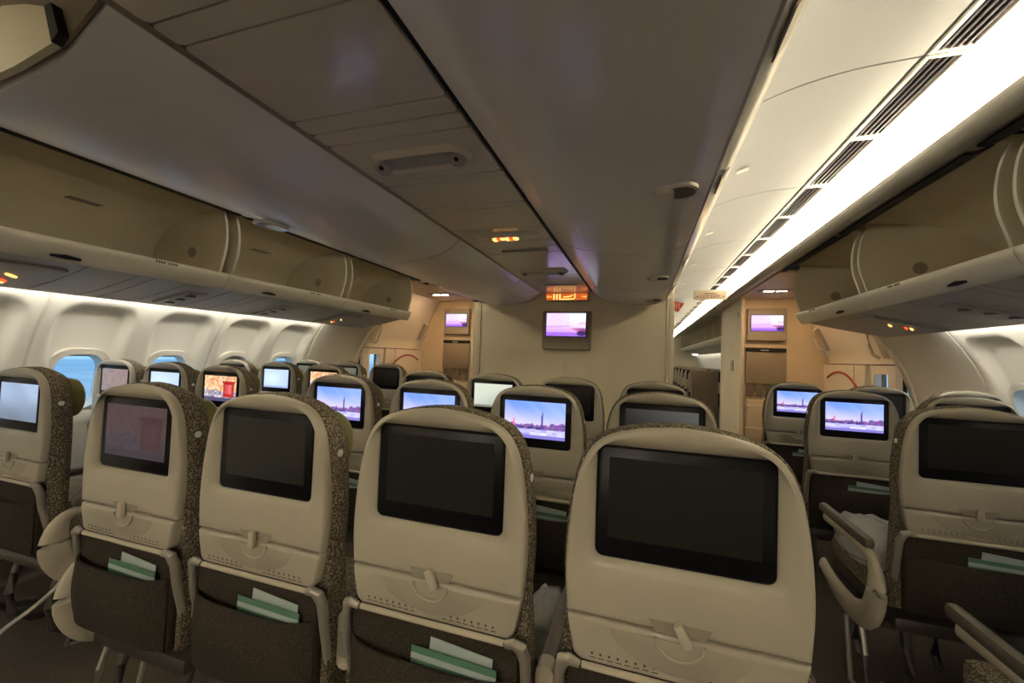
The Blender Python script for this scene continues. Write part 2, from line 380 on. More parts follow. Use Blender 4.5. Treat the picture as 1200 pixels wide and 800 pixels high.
for s, side in SIDES:
    for k in range(5):
        y0, y1 = BY[k], BY[k+1]; L = y1-y0
        if k in (1, 2, 3, 4):
            bm_ = bin_meshes(s, L)
            pos = ['', 'fourth', 'third', 'second', 'first'][k]
            t = thing('overhead_bin', 'open empty cream overhead bin above %s window seats, %s bin back from door' % (side, pos), 'overhead bin', (0, y0, 0), 'open outboard bins')
            link('bin_shell', bm_['shell'], t); link('shelf_lip', bm_['lip'], t); link('open_door', bm_['door'], t)
            a = link('side_wall', bm_['side0'], t); link('side_wall_edge', bm_['e0'], a)
            b = link('side_wall', bm_['side1'], t); link('side_wall_edge', bm_['e1'], b)
            MB().disc((s*2.24, L-.0495, 1.885), .036, 'y', .005, 24).obj('vent_disc', 'monitor', b)
            # latch slot, printed capacity marks
            MB().tube([(s*1.990, L*.30-.055, 1.662), (s*1.987, L*.30, 1.664), (s*1.990, L*.30+.055, 1.662)], [.006, .012, .006], 8).obj('latch_slot', 'gap', t)
            pr = MB()
            for q in range(9):
                if q in (4,): continue
                pr.box(s*1.9565, s*1.9575, L*.62+q*.013, L*.62+q*.013+.009, 1.722, 1.732)
            pr.obj('printed_mark', 'print_dark', t)['kind'] = 'stuff'
            pl = MB().box(s*2.35, s*2.42, .45*L, .45*L+.14, 2.055, 2.06); 
            pl.obj('placard', 'monitor', t).location = (0, 0, 0.0)
    # service panels under the bins
    PS0, PS1 = (2.018, 1.641), (2.565, 1.533)
    root = thing('service_panel_strip', 'grey service panel strip with reading lamps under the %s bins' % side, 'service panel')
    cuts = [-1.2, -.3, .25, .45, .80, .96, 1.30, 1.52, 1.60, 1.78, 2.06, 2.24, 2.32, 2.52, 2.78, 3.0, 3.08, 3.24, 3.56, 3.80, 4.10]
    def at_ps(f, off=0.0):
        x = PS0[0]+(PS1[0]-PS0[0])*f; z = PS0[1]+(PS1[1]-PS0[1])*f
        nx, nz = -0.194, -0.981
        return (s*(x+nx*off), z+nz*off)
    for q in range(len(cuts)-1):
        a, b = cuts[q]+.003, cuts[q+1]-.003
        pts = spline([at_ps(0), at_ps(.33, .006), at_ps(.66, .006), at_ps(1)], 3)
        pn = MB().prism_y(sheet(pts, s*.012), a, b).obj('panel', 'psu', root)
        yc = (a+b)/2
        if q in (5, 17):     # lit signs
            o = MB(); ring = [at_ps(.30+.62*0)]
            pod = MB().prism_y(spline([at_ps(.18, .004), at_ps(.24, .022), at_ps(.80, .022), at_ps(.88, .004)], 3), a+.03, b-.03).obj('sign_pod', 'psu', pn)
            for f0, m in ((.44, 'lit_yellow'), (.60, 'lit_red'), (.655, 'lit_yellow')):
                pz = at_ps(f0, .0235); e = MB().tube([(pz[0]-s*.018, yc-.028, pz[1]+.003), (pz[0], yc-.002, pz[1]), (pz[0]+s*.020, yc+.022, pz[1]-.004)], [.010, .013, .009], 8, .5); e.obj('lit_symbol', m, pn)
        if q in (9, 13):     # reading lamp clusters
            MB().prism_y(spline([at_ps(.22, .004), at_ps(.30, .018), at_ps(.78, .018), at_ps(.86, .004)], 3), yc-.06, yc+.06).obj('lamp_pod', 'psu', pn)
            for f0 in (.36, .54, .72):
                px = at_ps(f0, .019); MB().disc((px[0], yc, px[1]), .026, 'z', .012, 18).obj('reading_lamp', 'dark_metal', pn)
    # sidewall wash lamp, hidden behind the outboard edge of the service panels
    wl = MB()
    for q in range(11):
        y = -1.7+q*.485; wl.box(s*2.585, s*2.605, y, y+.475, 1.568, 1.584)
    for q in range(16):
        y = 8.0+q*.6; wl.box(s*2.585, s*2.605, y, y+.58, 1.568, 1.584)
    wo = wl.obj('wash_lamp', 'wash_lamp', smooth=0); tag(wo, 'concealed white strip lamp washing the %s sidewall from above' % side, 'lamp')
    MB().prism_y(sheet([(s*2.565, 1.533), (s*2.568, 1.60), (s*2.70, 1.625)], -s*.006), -1.75, 4.12).obj('lamp_housing', 'psu', wo)

# ================================================================== CENTRE BINS
prof_c = spline([(.243, 1.851), (.300, 1.808), (.346, 1.784), (.42, 1.766), (.499, 1.754), (.599, 1.746), (.703, 1.746), (.775, 1.757), (.835, 1.779)], 5)
rail_c = spline([(.843, 1.783), (.872, 1.806), (.893, 1.834), (.906, 1.868), (.914, 1.91), (.925, 1.975), (.948, 2.02), (.955, 2.034)], 4)
for s, side in SIDES:
    CY = [0.43, 1.885, 2.985, 3.665, -.95]
    for k in (range(3) if s < 0 else (0, 1, 2, 4)):
        y0, y1 = (CY[k], CY[k+1]) if k < 3 else (-.95, .43)
        nm = ['third', 'second', 'first', '', 'fourth'][k]
        t = thing('centre_bin', 'closed grey white centre bin over the %s half, %s back from bulkhead' % (side, nm), 'overhead bin', (0, y0, 0), 'closed centre bins')
        L = y1-y0
        body = prof_c+[(.838, 2.02), (.255, 2.02)]
        MB().prism_y(mir(body, s), .005, L-.005).obj('bin_bucket', 'bin', t)
        # latch: recessed cup with lever
        lx, ly, lz = s*.735, L*.54, 1.7485
        cup = [(lx+a*1.0, ly+b) for a, b in rrect(.125, .105, .040, 5)]
        c = MB(); c.loft([[(x, y, lz-.006) for x, y in cup], [(x, y, lz+.004) for x, y in cup]]); lt = c.obj('latch_plate', 'bin', t)
        cup2 = [(lx+s*.016+a, ly+b) for a, b in rrect(.080, .078, .034, 5)]
        c = MB(); c.loft([[(x, y, lz-.0072) for x, y in cup2], [(x, y, lz-.002) for x, y in cup2]]); c.obj('latch_cup', 'gap' if k else 'dark_metal', lt)
        cup3 = [(lx-s*.026+a, ly+b) for a, b in rrect(.052, .084, .020, 5)]
        c = MB(); c.loft([[(x, y, lz-.018) for x, y in cup3], [(x, y, lz-.004) for x, y in cup3]]); c.obj('latch_lever', 'psu_centre', lt)
    # edge rail with row placards
    r = MB().prism_y(sheet(mir(rail_c, s), s*.012), .43 if s < 0 else -.95, 3.665).obj('trim_'+('3' if s < 0 else '4'), 'bin'); struct(r, 'edge rail along the outer side of the %s centre bins' % side)
    g = MB().prism_y(mir([(.80, 1.80), (.842, 1.80), (.846, 1.79), (.86, 1.82), (.80, 2.0)], s), .43 if s < 0 else -.95, 3.66).obj('rail_gap', 'gap', r)
    for y in (.72, 1.30, 2.3, 3.1):
        # row placards sit on the sloping face of the rail
        p = MB(); c0 = Vector((s*.868, 0, 1.8025)); t_ = Vector((s*.55, 0, .83)).normalized(); n_ = Vector((s*.83, 0, -.55)).normalized()
        vs = []
        for dy, dt in ((-.06, -.017), (.06, -.017), (.06, .017), (-.06, .017)):
            for h in (0, .004): vs.append((c0+t_*dt+n_*h+Vector((0, y+dy, 0)))[:])
        p.add(vs, [(0, 2, 4, 6), (1, 3, 5, 7), (0, 1, 3, 2), (2, 3, 5, 4), (4, 5, 7, 6), (6, 7, 1, 0)])
        p.obj('row_placard', 'monitor', r, smooth=0)
# aft bin on the left stands open: divider panel, side slot, roof
ob = thing('centre_bin', 'open centre bin behind the closed left bins, cream divider showing', 'overhead bin', (0, 0, 0), 'open centre bin')
MB().prism_y([(-.338, 1.786), (-.368, 1.859), (-.43, 1.878), (-.5055, 1.893), (-.60, 1.88), (-.75, 1.868), (-.86, 1.84), (-.86, 1.802), (-.80, 1.768), (-.62, 1.750), (-.45, 1.765), (-.38, 1.778)], .412, .424).obj('divider', 'bin_inside', ob)
MB().prism_y([(-.337, 1.787), (-.367, 1.859), (-.347, 1.860), (-.318, 1.800)], .410, .4245).obj('hinge_slot', 'gap', ob)
MB().prism_y([(-.245, 1.852), (-.245, 2.02), (-.90, 2.02), (-.90, 1.84), (-.60, 1.85), (-.45, 1.80), (-.34, 1.79)], .4245, .431).obj('divider_shade', 'brown_pad', ob)  # brown colour standing in for shade on the divider's inner part
MB().box(-.92, -.25, -1.2, .42, 2.02, 2.03).obj('bin_roof', 'psu', ob)

# centre service channel between the bins
ch = thing('service_panel_strip', 'flat grey service panel strip between the two rows of centre bins', 'service panel')
MB().box(-.30, .30, -1.4, 3.66, 1.90, 1.91).obj('backing', 'gap', ch)
MB().prism_y([(.2265, 1.859), (.2265, 1.90), (.242, 1.90), (.242, 1.859)], -1.4, 3.66).obj('edge_gap', 'gap', ch)
MB().prism_y([(-.2265, 1.857), (-.2265, 1.90), (-.242, 1.90), (-.242, 1.853)], -1.4, 3.66).obj('edge_strip', 'monitor', ch)
cz = [-1.4, -.35, .487, .543, .812, .876, .940, 1.193, 1.228, 1.452, 1.498, 1.752, 1.972, 2.072, 2.20, 2.60, 2.80, 3.10, 3.30, 3.655]
for q in range(len(cz)-1):
    a, b = cz[q]+.0022, cz[q+1]-.0022
    loop = rrect(.447, b-a, min(.012, (b-a)*.3), 3, 0, (a+b)/2)
    pn = MB().loft([[(x*.995, y, 1.8535) for x, y in loop], [(x, y, 1.856) for x, y in loop], [(x, y, 1.868) for x, y in loop]]).obj('panel', 'psu_centre', ch)
    yc = (a+b)/2
    if q in (6, 15):   # oval recess with nozzles and lamps
        lp = rrect(.33, .13, .062, 8, 0.01, yc)
        li = rrect(.30, .10, .049, 8, 0.01, yc)
        ld = rrect(.275, .08, .039, 8, 0.01, yc)
        rc = MB().loft([[(x, y, 1.8535) for x, y in lp], [(x, y, 1.838) for x, y in li], [(x, y, 1.846) for x, y in ld]], cap0=False).obj('lamp_pod', 'psu_centre', pn)
        MB().loft([[(x, y, 1.8452) for x, y in rrect(.26, .066, .032, 8, 0.01, yc)], [(x, y, 1.8458) for x, y in rrect(.26, .066, .032, 8, 0.01, yc)]]).obj('lamp_plate', 'psu', pn)
        for u in (-.125, .13):
            nz = MB().tube([(u, yc, 1.8445), (u, yc-.004, 1.838), (u, yc-.008, 1.834)], [.030, .027, .016], 16, up=(1, 0, 0)).obj('reading_lamp', 'psu', pn)
            MB().tube([(u, yc-.0085, 1.8345), (u, yc-.010, 1.832)], [.008, .006], 12, up=(1, 0, 0)).obj('lamp_lens', 'gap', nz)
    if q == 11:        # lit fasten belt / no smoking symbols
        pod = MB().loft([[(x, y, 1.8535) for x, y in rrect(.36, .12, .05, 6, 0, yc)], [(x, y, 1.838) for x, y in rrect(.24, .06, .028, 6, 0, yc)]], cap0=False).obj('sign_pod', 'psu_centre', pn)
        for u, m, w in ((-.042, 'lit_yellow', .013), (-.022, 'lit_red', .010), (-.004, 'lit_yellow', .008), (.022, 'lit_yellow', .012), (.042, 'lit_red', .011), (.062, 'lit_yellow', .011)):
            MB().tube([(u-.008, yc-.012, 1.838), (u+.004, yc-.008, 1.834), (u+.009, yc+.010, 1.838)], [w*.7, w, w*.7], 8).obj('lit_symbol', m, pn)
    if q in (13, 17):
        MB().tube([(-.10, yc, 1.852), (.16, yc, 1.852)], .008, 8).obj('handle_bar', 'psu', pn)

# ================================================================== FRONT BULKHEAD
bk = struct(MB().box(-.846, .846, 3.70, 3.76, 0, 2.12).obj('wall_front', 'bulkhead', smooth=0), 'beige centre bulkhead wall with a monitor')
for s in (-1, 1):
    MB().box(s*.851, s*.874, 3.688, 3.765, 0, 2.12, .004).obj('pilaster', 'door', bk)
    MB().box(s*.876, s*.914, 3.695, 3.77, 0, 2.12, .006).obj('pilaster', 'bulkhead', bk)
MB().box(-.0045, .0045, 3.695, 3.70, .3, 1.34).obj('joint_strip', 'door', bk, smooth=0)
MB().box(-.003, .003, 3.696, 3.70, 1.69, 1.79).obj('joint_strip', 'door', bk, smooth=0)
def paint(w, h, fn, nx, nz):
    vs = []; cols = []
    for j in range(nz+1):
        for i in range(nx+1):
            u, v = i/nx, j/nz; vs.append(((u-.5)*w, 0, (v-.5)*h)); c = fn(u, v)
            cols.append([((x+.055)/1.055)**2.4 if x > .04 else x/12.92 for x in [min(1, max(0, q)) for q in c]]+[1])
    fs = [(j*(nx+1)+i, j*(nx+1)+i+1, (j+1)*(nx+1)+i+1, (j+1)*(nx+1)+i) for j in range(nz) for i in range(nx)]
    me = bpy.data.meshes.new('display'); me.from_pydata(vs, [], fs); me.update()
    at_ = me.color_attributes.new('picture', 'FLOAT_COLOR', 'POINT')
    at_.data.foreach_set('color', np.array(cols, dtype=np.float32).ravel())
    me.materials.append(MATS['picture']); return me
def lerp(a, b, t): return [x+(y-x)*t for x, y in zip(a, b)]
rng = np.random.RandomState(3)
N1 = rng.rand(64); N2 = rng.rand(40, 40)
def n1(x, f): x = x*f; i = int(x); t = x-i; return N1[i % 64]*(1-t)+N1[(i+1) % 64]*t
def n2(x, y, fx, fy): return N2[int(x*fx) % 40, int(y*fy) % 40]
def pic_wing(u, v):
    c = lerp((.80, .55, .95), (.88, .80, 1.0), sstep(0, .6, v)); c = lerp(c, (.90, 1.0, 1.0), sstep(.35, .95, u)*sstep(.2, .9, v))
    if abs(v-.42+.02*math.sin(u*9)) < .02 and u < .6: c = lerp(c, (.75, .45, .85), .6)
    if v < .16: c = lerp(c, (.55, .35, .85), .7)
    if u > .60 and .36-.80*(u-.60) < v < .37-.06*(u-.60): c = lerp((.86, .52, .66), (.55, .30, .55), sstep(.6, 1, u))
    if ((u-.90)/.12)**2+((v-.13)/.11)**2 < 1: c = (.22, .15, .38)
    if u > .82 and .5 < v < .62: c = lerp(c, (.95, .6, .75), .6)
    for du, dv in ((.20, .83), (.31, .72), (.40, .63), (.56, .74), (.56, .58), (.55, .86), (.70, .66), (.80, .70)):
        if abs(u-du) < .011 and abs(v-dv) < .018: c = (.35, .40, .50)
    return c
def pic_london(u, v):
    c = lerp((.86, .80, .98), (.40, .56, 1.0), sstep(.30, .95, v)); c = lerp(c, (.55, .70, 1.0), .6*u*v)
    c = lerp(c, (.86, .80, 1.0), .35*n1(u+v*.6, 9)*sstep(.3, .7, v))
    sky_h = .34+.09*n1(u, 31)*(1-.4*abs(u-.4))+(.05 if u > .75 else 0)
    if .255 < v < sky_h: c = (.30+.35*n2(u, v, 33, 19), .24+.2*n2(u, v, 29, 25), .50+.2*n2(u, v, 33, 21))
    if abs(u-.635) < .016 and .26 < v < .64: c = (.34, .26, .52)
    if abs(u-.635) < .007 and .26 < v < .72: c = (.34, .26, .52)
    if abs(u-.16) < .02 and .34 < v < .52: c = (.95, .45, .62)
    if .20 < v < .30 and u < .62 and abs(((u*7) % 1)-.5) > .16+(.30-v): c = (.20, .18, .42)
    if v < .25: c = lerp((.62, .60, .92), (.86, .86, 1.0), n2(u*.6, v, 19, 30))
    if v < .09: c = (.50, .46, .78)
    return c
def pic_street(u, v):
    c = lerp((.95, .62, .40), (1.0, .88, .74), n2(u, v, 18, 9)); c = lerp(c, (.60, .38, .30), .6*(n2(u, v, 31, 23) > .72))
    if v < .36+.10*n1(u, 13): c = lerp((.42, .40, .50), (.85, .80, .82), n2(u, v, 15, 20))
    if v < .14: c = (.30, .28, .42)
    if .60 < u < .93 and .16 < v < .80:
        c = (.70, .17, .18) if n2(u, v, 30, 21) > .3 else (.55, .12, .16)
        if .66 < u < .87 and .30 < v < .66 and (u*31) % 1 > .35: c = (.88, .42, .40)
    if .57 < u < .96 and .72 < v < .80: c = (.70, .08, .12)
    return c
def pic_pale(u, v):
    c = lerp((.70, .78, .92), (.80, .88, .98), math.exp(-((u-.35)**2+(v-.5)**2)*6)); 
    return lerp(c, (.52, .60, .78), .7) if v < .10 else c
def pic_haze(u, v):
    c = lerp((.36, .40, .46), (.62, .70, .80), sstep(.0, .75, v)); return lerp(c, (.48, .55, .66), .6*n1(u*.7+v*.4, 7))
def pic_dim(u, v):
    c = [x*.26 for x in pic_street(u, v)]; return lerp([c[0]*.9+.06, c[1]*.8+.05, c[2]*1.0+.07], (.17, .14, .17), .35)
def pic_grey(u, v): return lerp((.60, .50, .46), (.48, .42, .42), n2(u, v, 22, 18))
def pic_white(u, v): return lerp((.62, .66, .60), (.79, .81, .75), sstep(.1, .8, v*.6+(1-u)*.5)) if v > .08 else (.45, .47, .42)
def pic_shade(u, v): return lerp((.10, .095, .09), (.30, .30, .29), sstep(0, 1, .4*v+.6*u))
def pic_green(u, v): return lerp((.30, .31, .26), (.40, .40, .34), v)
DW, DH = .257, .150
DISP = {k: paint(DW, DH, fn, 66, 38) for k, fn in dict(london=pic_london, street=pic_street, pale=pic_pale, haze=pic_haze, dim=pic_dim, grey=pic_grey, white=pic_white, shade=pic_shade, green=pic_green).items()}
d_off = MB().loft([[(x, 0, z) for x, z in rrect(DW, DH, .003, 2)], [(x, .001, z) for x, z in rrect(DW, DH, .003, 2)]]).mesh('display', 'display_off')
DISP['off'] = d_off
def wall_monitor(x, y, z0, z1, sz0, sz1, label):
    t = thing('wall_monitor', label, 'monitor', (x, y, z0), 'wall monitors showing a wing above clouds')
    h = z1-z0; w = .217
    MB().loft([[(a, -.06, b+h/2) for a, b in rrect(2*w-.012, h-.012, .012, 4)], [(a, -.052, b+h/2) for a, b in rrect(2*w, h, .016, 4)], [(a, 0, b+h/2) for a, b in rrect(2*w+.01, h+.01, .016, 4)]]).obj('monitor_case', 'monitor', t)
    bz = MB().box(-.186, .186, -.064, -.058, sz0-z0-.006, sz1-z0+.006, .002).obj('monitor_bezel', 'black', t)
    d = link('display', paint(.357, sz1-sz0, pic_wing, 80, 46), bz); d.location = (0, -.0652, (sz0+sz1)/2-z0)
    return t
wall_monitor(0, 3.70, 1.343, 1.692, 1.462, 1.670, 'square monitor showing wing and pink clouds, mounted on the centre bulkhead')
# illuminated exit sign above the monitor
ex = thing('exit_sign', 'orange lit exit sign with script and arrows above the bulkhead monitor', 'sign', (0, 3.63, 1.782))
MB().box(-.195, .195, 0, .06, 0, .072, .004).obj('sign_case', 'sign_body', ex)
MB().box(-.187, .187, -.002, .001, .006, .066).obj('sign_face', 'lit_sign_back', ex, smooth=0)
st = MB()
for u in (-.115, -.088, -.060): st.box(u-.006, u+.006, -.005, -.001, .010, .060)
st.tube([(-.050, -.003, .014), (-.02, -.003, .013), (.03, -.003, .014), (.068, -.003, .018), (.078, -.003, .035), (.070, -.003, .055), (.082, -.003, .060)], .005, 6)
st.tube([(-.030, -.003, .036), (.0, -.003, .034), (.03, -.003, .038), (.055, -.003, .050)], .0045, 6)
st.obj('sign_script', 'lit_yellow', ex)
for s in (-1, 1):
    a = MB(); a.box(s*.135, s*.170, -.005, -.001, .032, .040); a.add([(s*.165, -.003, .024), (s*.183, -.003, .036), (s*.165, -.003, .048)], [(0, 1, 2)]); a.obj('sign_arrow', 'lit_orange', ex, smooth=0)
# added glowing strip imitating the sign's reflection on the panel above
MB().box(-.18, .18, .004, .055, .0715, .074).obj('sign_added_glow', 'lit_orange', ex, smooth=0)

# ================================================================== DOOR AREA, JUMPSEATS, FORWARD CABIN
YJ = 5.93
dprof = [(2.77, 0), (2.83, .5), (2.835, 1.03), (2.83, 1.377), (2.757, 1.56), (2.615, 1.87), (2.49, 2.12)]
for n, (s, side) in enumerate(SIDES):
    # lavatory wall facing aft
    pts = [(1.893, 0)]+dprof+[(1.893, 2.12)]
    w = struct(MB().prism_y(mir(pts, s), YJ, YJ+.04).obj('wall_front_'+side, 'lavatory'), 'tan partition wall with a jumpseat beside the %s door' % side)
    MB().box(s*1.893, s*1.93, YJ+.04, 7.40, 0, 2.12).obj('side_panel', 'bulkhead', w)
    MB().tube([(s*1.893, YJ-.004, 0), (s*1.893, YJ-.004, 2.12)], .022, 12).obj('corner_post', 'door', w)
    MB().box(s*1.888, s*1.94, 7.33, 7.40, 0, 2.12, .004).obj('pilaster', 'door', w)
    MB().box(s*1.885, s*1.893, 6.15, 6.18, 1.90, 1.97, .002).obj('hook', 'metal', w)
    # door lining between the window panels and the lavatory
    t = struct(bpy.data.objects.new('door_%d' % (n+1), None), 'cream cabin door with a red warning arc on the %s' % side); COL.objects.link(t); t.location = (s*2.8, 5.2, 0)
    def add(mb, name, m, smooth=35):
        o = mb.obj(name, m, t, smooth); o.matrix_parent_inverse = Matrix.Translation((-s*2.8, -5.2, 0)); return o
    def up(z): return np.interp(z, [p[1] for p in dprof], [p[0] for p in dprof])
    zs = np.linspace(1.315, 2.12, 12)
    add(MB().prism_y(sheet(mir([(up(z), z) for z in zs], s), -s*.03), 4.515, 5.925), 'door_upper_lining', 'door')
    zs2 = np.linspace(0, 1.305, 10)
    add(MB().prism_y(sheet(mir([(up(z)-.045, z) for z in zs2], s), -s*.05), 4.95, 5.925), 'door_lower_lining', 'door')
    el = MB(); bkm = MB()
    for ya, yb, za, zb in ((4.515, 4.64, 0, 1.305), (4.85, 4.945, 0, 1.305), (4.64, 4.85, 0, .87), (4.64, 4.85, 1.22, 1.305)):
        el.prism_y(sheet(mir([(up(z)-.01, z) for z in np.linspace(za, zb, 8)], s), -s*.05), ya, yb)
    for ya, yb, za, zb in ((4.53, 4.64, 0, 2.12), (4.85, 6.0, 0, 2.12), (4.64, 4.85, 0, .87), (4.64, 4.85, 1.22, 2.12)):
        bkm.prism_y(sheet(mir([(up(z)+.06, z) for z in np.linspace(za, zb, 12)], s), -s*.02), ya, yb)
    add(el, 'door_edge_lining', 'door'); add(bkm, 'door_backing', 'gap')
    # vertical joint, window of the door, assist handles
    add(MB().prism_y(sheet(mir([(up(z)-.047, z) for z in zs2], s), s*.004), 5.17, 5.178), 'lining_joint', 'shell_trim')
    wp = rrect(.22, .36, .02, 3, 4.745, 1.045)
    add(MB().loft([[(s*(up(b)-.014), a, b) for a, b in wp], [(s*(up(b)-.02), a, b) for a, b in wp]]), 'door_window', 'glass')
    arc = []
    for k in range(25):
        a = math.radians(48+(118-48)*k/24); y = 5.52-.62*math.cos(a); z = .60+.62*math.sin(a); arc.append((s*(up(z)-.049), y, z))
    add(MB().tube(arc, .012, 8), 'warning_arc', 'red')
    for q, (y, z) in enumerate(((4.66, 1.50), (5.80, 1.60))):
        x = up(z)-.01
        add(MB().tube([(s*x, y, z-.13), (s*(x-.05), y, z-.10), (s*(x-.085), y, z), (s*(x-.10), y, z+.10), (s*(x-.06), y, z+.14)], .014, 8), 'assist_handle', 'door')
        add(MB().prism_y(sheet(mir([(up(b)-.006, b) for b in (z-.13, z, z+.13)], s), s*.004), y-.045, y+.045), 'handle_recess', 'shell_trim')
    # frame of the door opening at the end of the sidewall, slanting with the hull
    zs3 = np.linspace(0, 1.62, 14)
    tr = MB(); 
    tr.prism_y(sheet(mir([(xw(z)-.02, z) for z in zs3], s), -s*.10), 4.46, 4.52); 
    struct(tr.obj('trim_%d' % (5+n), 'door'), 'door frame trim at the end of the %s sidewall' % side)
    # lowered ceiling over the door area and the exposed hull lining above bins' end
    so = struct(MB().prism_y(mir([(1.83, 2.112), (2.52, 2.112), (2.52, 2.132), (1.83, 2.132)], s), 4.24, 7.42).obj('ceiling_door_'+side, 'lavatory'), 'low tan ceiling over the %s door area' % side)
    MB().prism_y(mir([(2.44, 2.128), (2.60, 1.86), (2.75, 1.60), (2.80, 1.56), (2.82, 1.62), (2.66, 1.95), (2.56, 2.14)], s), 4.18, 4.57).obj('upper_side_lining', 'door', so)
    lf = thing('ceiling_lamp', 'small warm lamp slots in the low ceiling by the %s door' % side, 'lamp', (s*2.1, 5.25, 2.111))
    MB().box(-.20, .20, -.06, .06, -.006, 0, .002).obj('lamp_plate', 'monitor', lf)
    for q in (-.09, .04): MB().box(q-.045, q+.045, -.012, .012, -.008, -.0055).obj('lamp_slot', 'door_lamp', lf, smooth=0)
    # jumpseat, monitor
    wall_monitor(s*2.158, YJ, 1.575, 1.985, 1.70, 1.898, 'square monitor showing wing and pink clouds, on the wall beside %s door' % side)
    j = thing('jumpseat', 'folded brown crew jumpseat on the wall beside the %s door' % side, 'jumpseat', (s*2.155, YJ, .33))
    MB().box(-.225, .225, -.05, 0, .70, 1.10, .012).obj('backrest', 'jump_pad', j)
    MB().box(-.225, .225, -.045, 0, 1.105, 1.155, .006).obj('headrest_slot', 'black_matt', j)
    MB().box(-.06, .03, -.048, -.044, 1.12, 1.13).obj('slot_label', 'lit_white' if False else 'paint_white', j)
    MB().box(-.215, .215, -.03, 0, .53, .70, .004).obj('harness_recess', 'brown_pad', j)
    for u in (-.12, -.02, .08, .15): MB().tube([(u, -.034, .70), (u+.01, -.036, .60), (u-.005, -.034, .53)], .02, 6, .4).obj('harness_strap', 'jump_pad', j)
    MB().box(-.215, .215, -.09, 0, .02, .50, .012).obj('seat_pan', 'lavatory', j)
    MB().box(-.225, .225, -.098, -.088, .41, .435, .003).obj('seat_rail', 'door', j)
    MB().box(-.225, .225, -.098, -.088, .13, .155, .003).obj('seat_rail', 'door', j)
    MB().box(-.03, .05, -.10, -.088, .47, .53, .004).obj('buckle', 'paint_white', j)
# "18" on the side of the right partition
t18 = face_text('lettering', '18', .22, 'print_dark', bpy.data.objects['wall_front_right'], (1.8915, 6.52, 1.235), (math.pi/2, 0, -math.pi/2))
# hanging exit sign over the right aisle
hs = thing('hanging_sign', 'cream hanging sign with red EXIT letters over the right aisle', 'sign', (1.445, 5.5, 2.05))
MB().loft([[(x, -.015, z+.058) for x, z in rrect(.375, .118, .018, 4)], [(x, .015, z+.058) for x, z in rrect(.375, .118, .018, 4)]]).obj('sign_panel', 'sign_body', hs)
MB().box(.185, .36, -.012, .012, .098, .118, .003).obj('bracket', 'sign_body', hs)
face_text('lettering', 'EXIT EXIT', .052, 'print_red', hs, (-.005, -.0165, .036), (math.pi/2, 0, 0))
MB().box(-.08, .07, -.0165, -.015, .070, .077).obj('printed_line', 'print_dark', hs, smooth=0)
for s in (-1, 1):
    a = MB(); a.loft([[(s*.160, y, .034), (s*.140, y, .022), (s*.140, y, .046)] for y in (-.0165, -.015)]); a.obj('sign_arrow', 'print_dark', hs, smooth=0)
# small red flag sign fixed to the end of the bulkhead
fs_ = thing('flag_sign', 'small dark red flag sign fixed high on the bulkhead edge', 'sign', (.914, 3.80, 1.70))
MB().loft([[(x, y, z) for x, z in ((0.0, .095), (.085, .075), (.035, .0), (0.0, .02))] for y in (-.004, .004)]).obj('flag_panel', 'red', fs_)
for q in (.018, .04): MB().box(q, q+.006, -.006, -.004, .03, .078).obj('printed_line', 'sign_body', fs_, smooth=0)
MB().box(-.004, .004, -.012, .012, -.01, .12).obj('sign_mount', 'metal', fs_)

# ================================================================== SEATS
half = spline([(0, 1.147), (.05, 1.143), (.10, 1.134), (.138, 1.120), (.162, 1.099), (.179, 1.068), (.190, 1.03), (.198, .98), (.203, .93), (.205, .86), (.200, .787)], 4)
low = spline([(.200, .787), (.195, .76), (.189, .73), (.184, .712), (.172, .703)], 3)
ZC = 1.0
def polar(poly, n_extra):
    """radius of a star-shaped closed outline about (0, ZC) at given angles"""
    P = [(x, z-ZC) for x, z in poly]; out = []
    for a in n_extra:
        dx, dz = math.cos(a), math.sin(a); best = None
        for i in range(len(P)):
            (x1, z1), (x2, z2) = P[i], P[(i+1) % len(P)]
            ex, ez = x2-x1, z2-z1; den = dx*ez-dz*ex
            if abs(den) < 1e-12: continue
            t = (x1*ez-z1*ex)/den; u = (x1*dz-z1*dx)/den
            if t > 0 and -1e-6 <= u <= 1+1e-6: best = t if best is None else max(best, t)
        out.append(best)
    return out
up_poly = half+[(-x, z) for x, z in reversed(half)][0:]
hole = rrect(.304, .210, .016, 5, 0, ZC)
angs = sorted([2*math.pi*k/110 for k in range(110)]+[math.atan2(z-ZC, x) % (2*math.pi) for x, z in ((.2, .787), (-.2, .787))]+[math.atan2(z-ZC, x) % (2*math.pi) for x, z in hole])
RO = polar(up_poly, angs); RH = polar(hole, angs)
def ring(R, d, y, lim=None):
    o = []
    for i, (a, r) in enumerate(zip(angs, R)):
        rr = r+d
        if lim is not None: rr = min(rr, lim[i])
        o.append((rr*math.cos(a), y, ZC+rr*math.sin(a)))
    return o
LIM = [r-.012 for r in RO]
shell_me = MB().loft([ring(RO, -.006, .034), ring(RO, 0, .03), ring(RO, 0, .010), ring(RO, -.002, .004), ring(RO, -.006, .001), ring(RO, -.012, 0),
                      ring(RH, .020, .0005, LIM), ring(RH, .010, .004, LIM), ring(RH, .003, .011), ring(RH, 0, .014), ring(RH, 0, .024)], cap0=False, cap1=False).mesh('back_shell', 'shell', 50)
bez_me = MB().loft([[(x, .013, z) for x, z in rrect(.296, .202, .012, 4, 0, ZC)], [(x, .0155, z) for x, z in rrect(.303, .209, .015, 4, 0, ZC)], [(x, .024, z) for x, z in rrect(.303, .209, .015, 4, 0, ZC)]]).mesh('screen_bezel', 'black')
tr_poly = [(.1985, .7835)]+low[1:]+[(-x, z) for x, z in reversed(low[1:])]+[(-.1985, .7835)]
def shrink(poly, d):
    cx, cz_ = 0, .745
    return [(x-math.copysign(min(d, abs(x)), x), z-(d if z > cz_ else -d)) for x, z in poly]
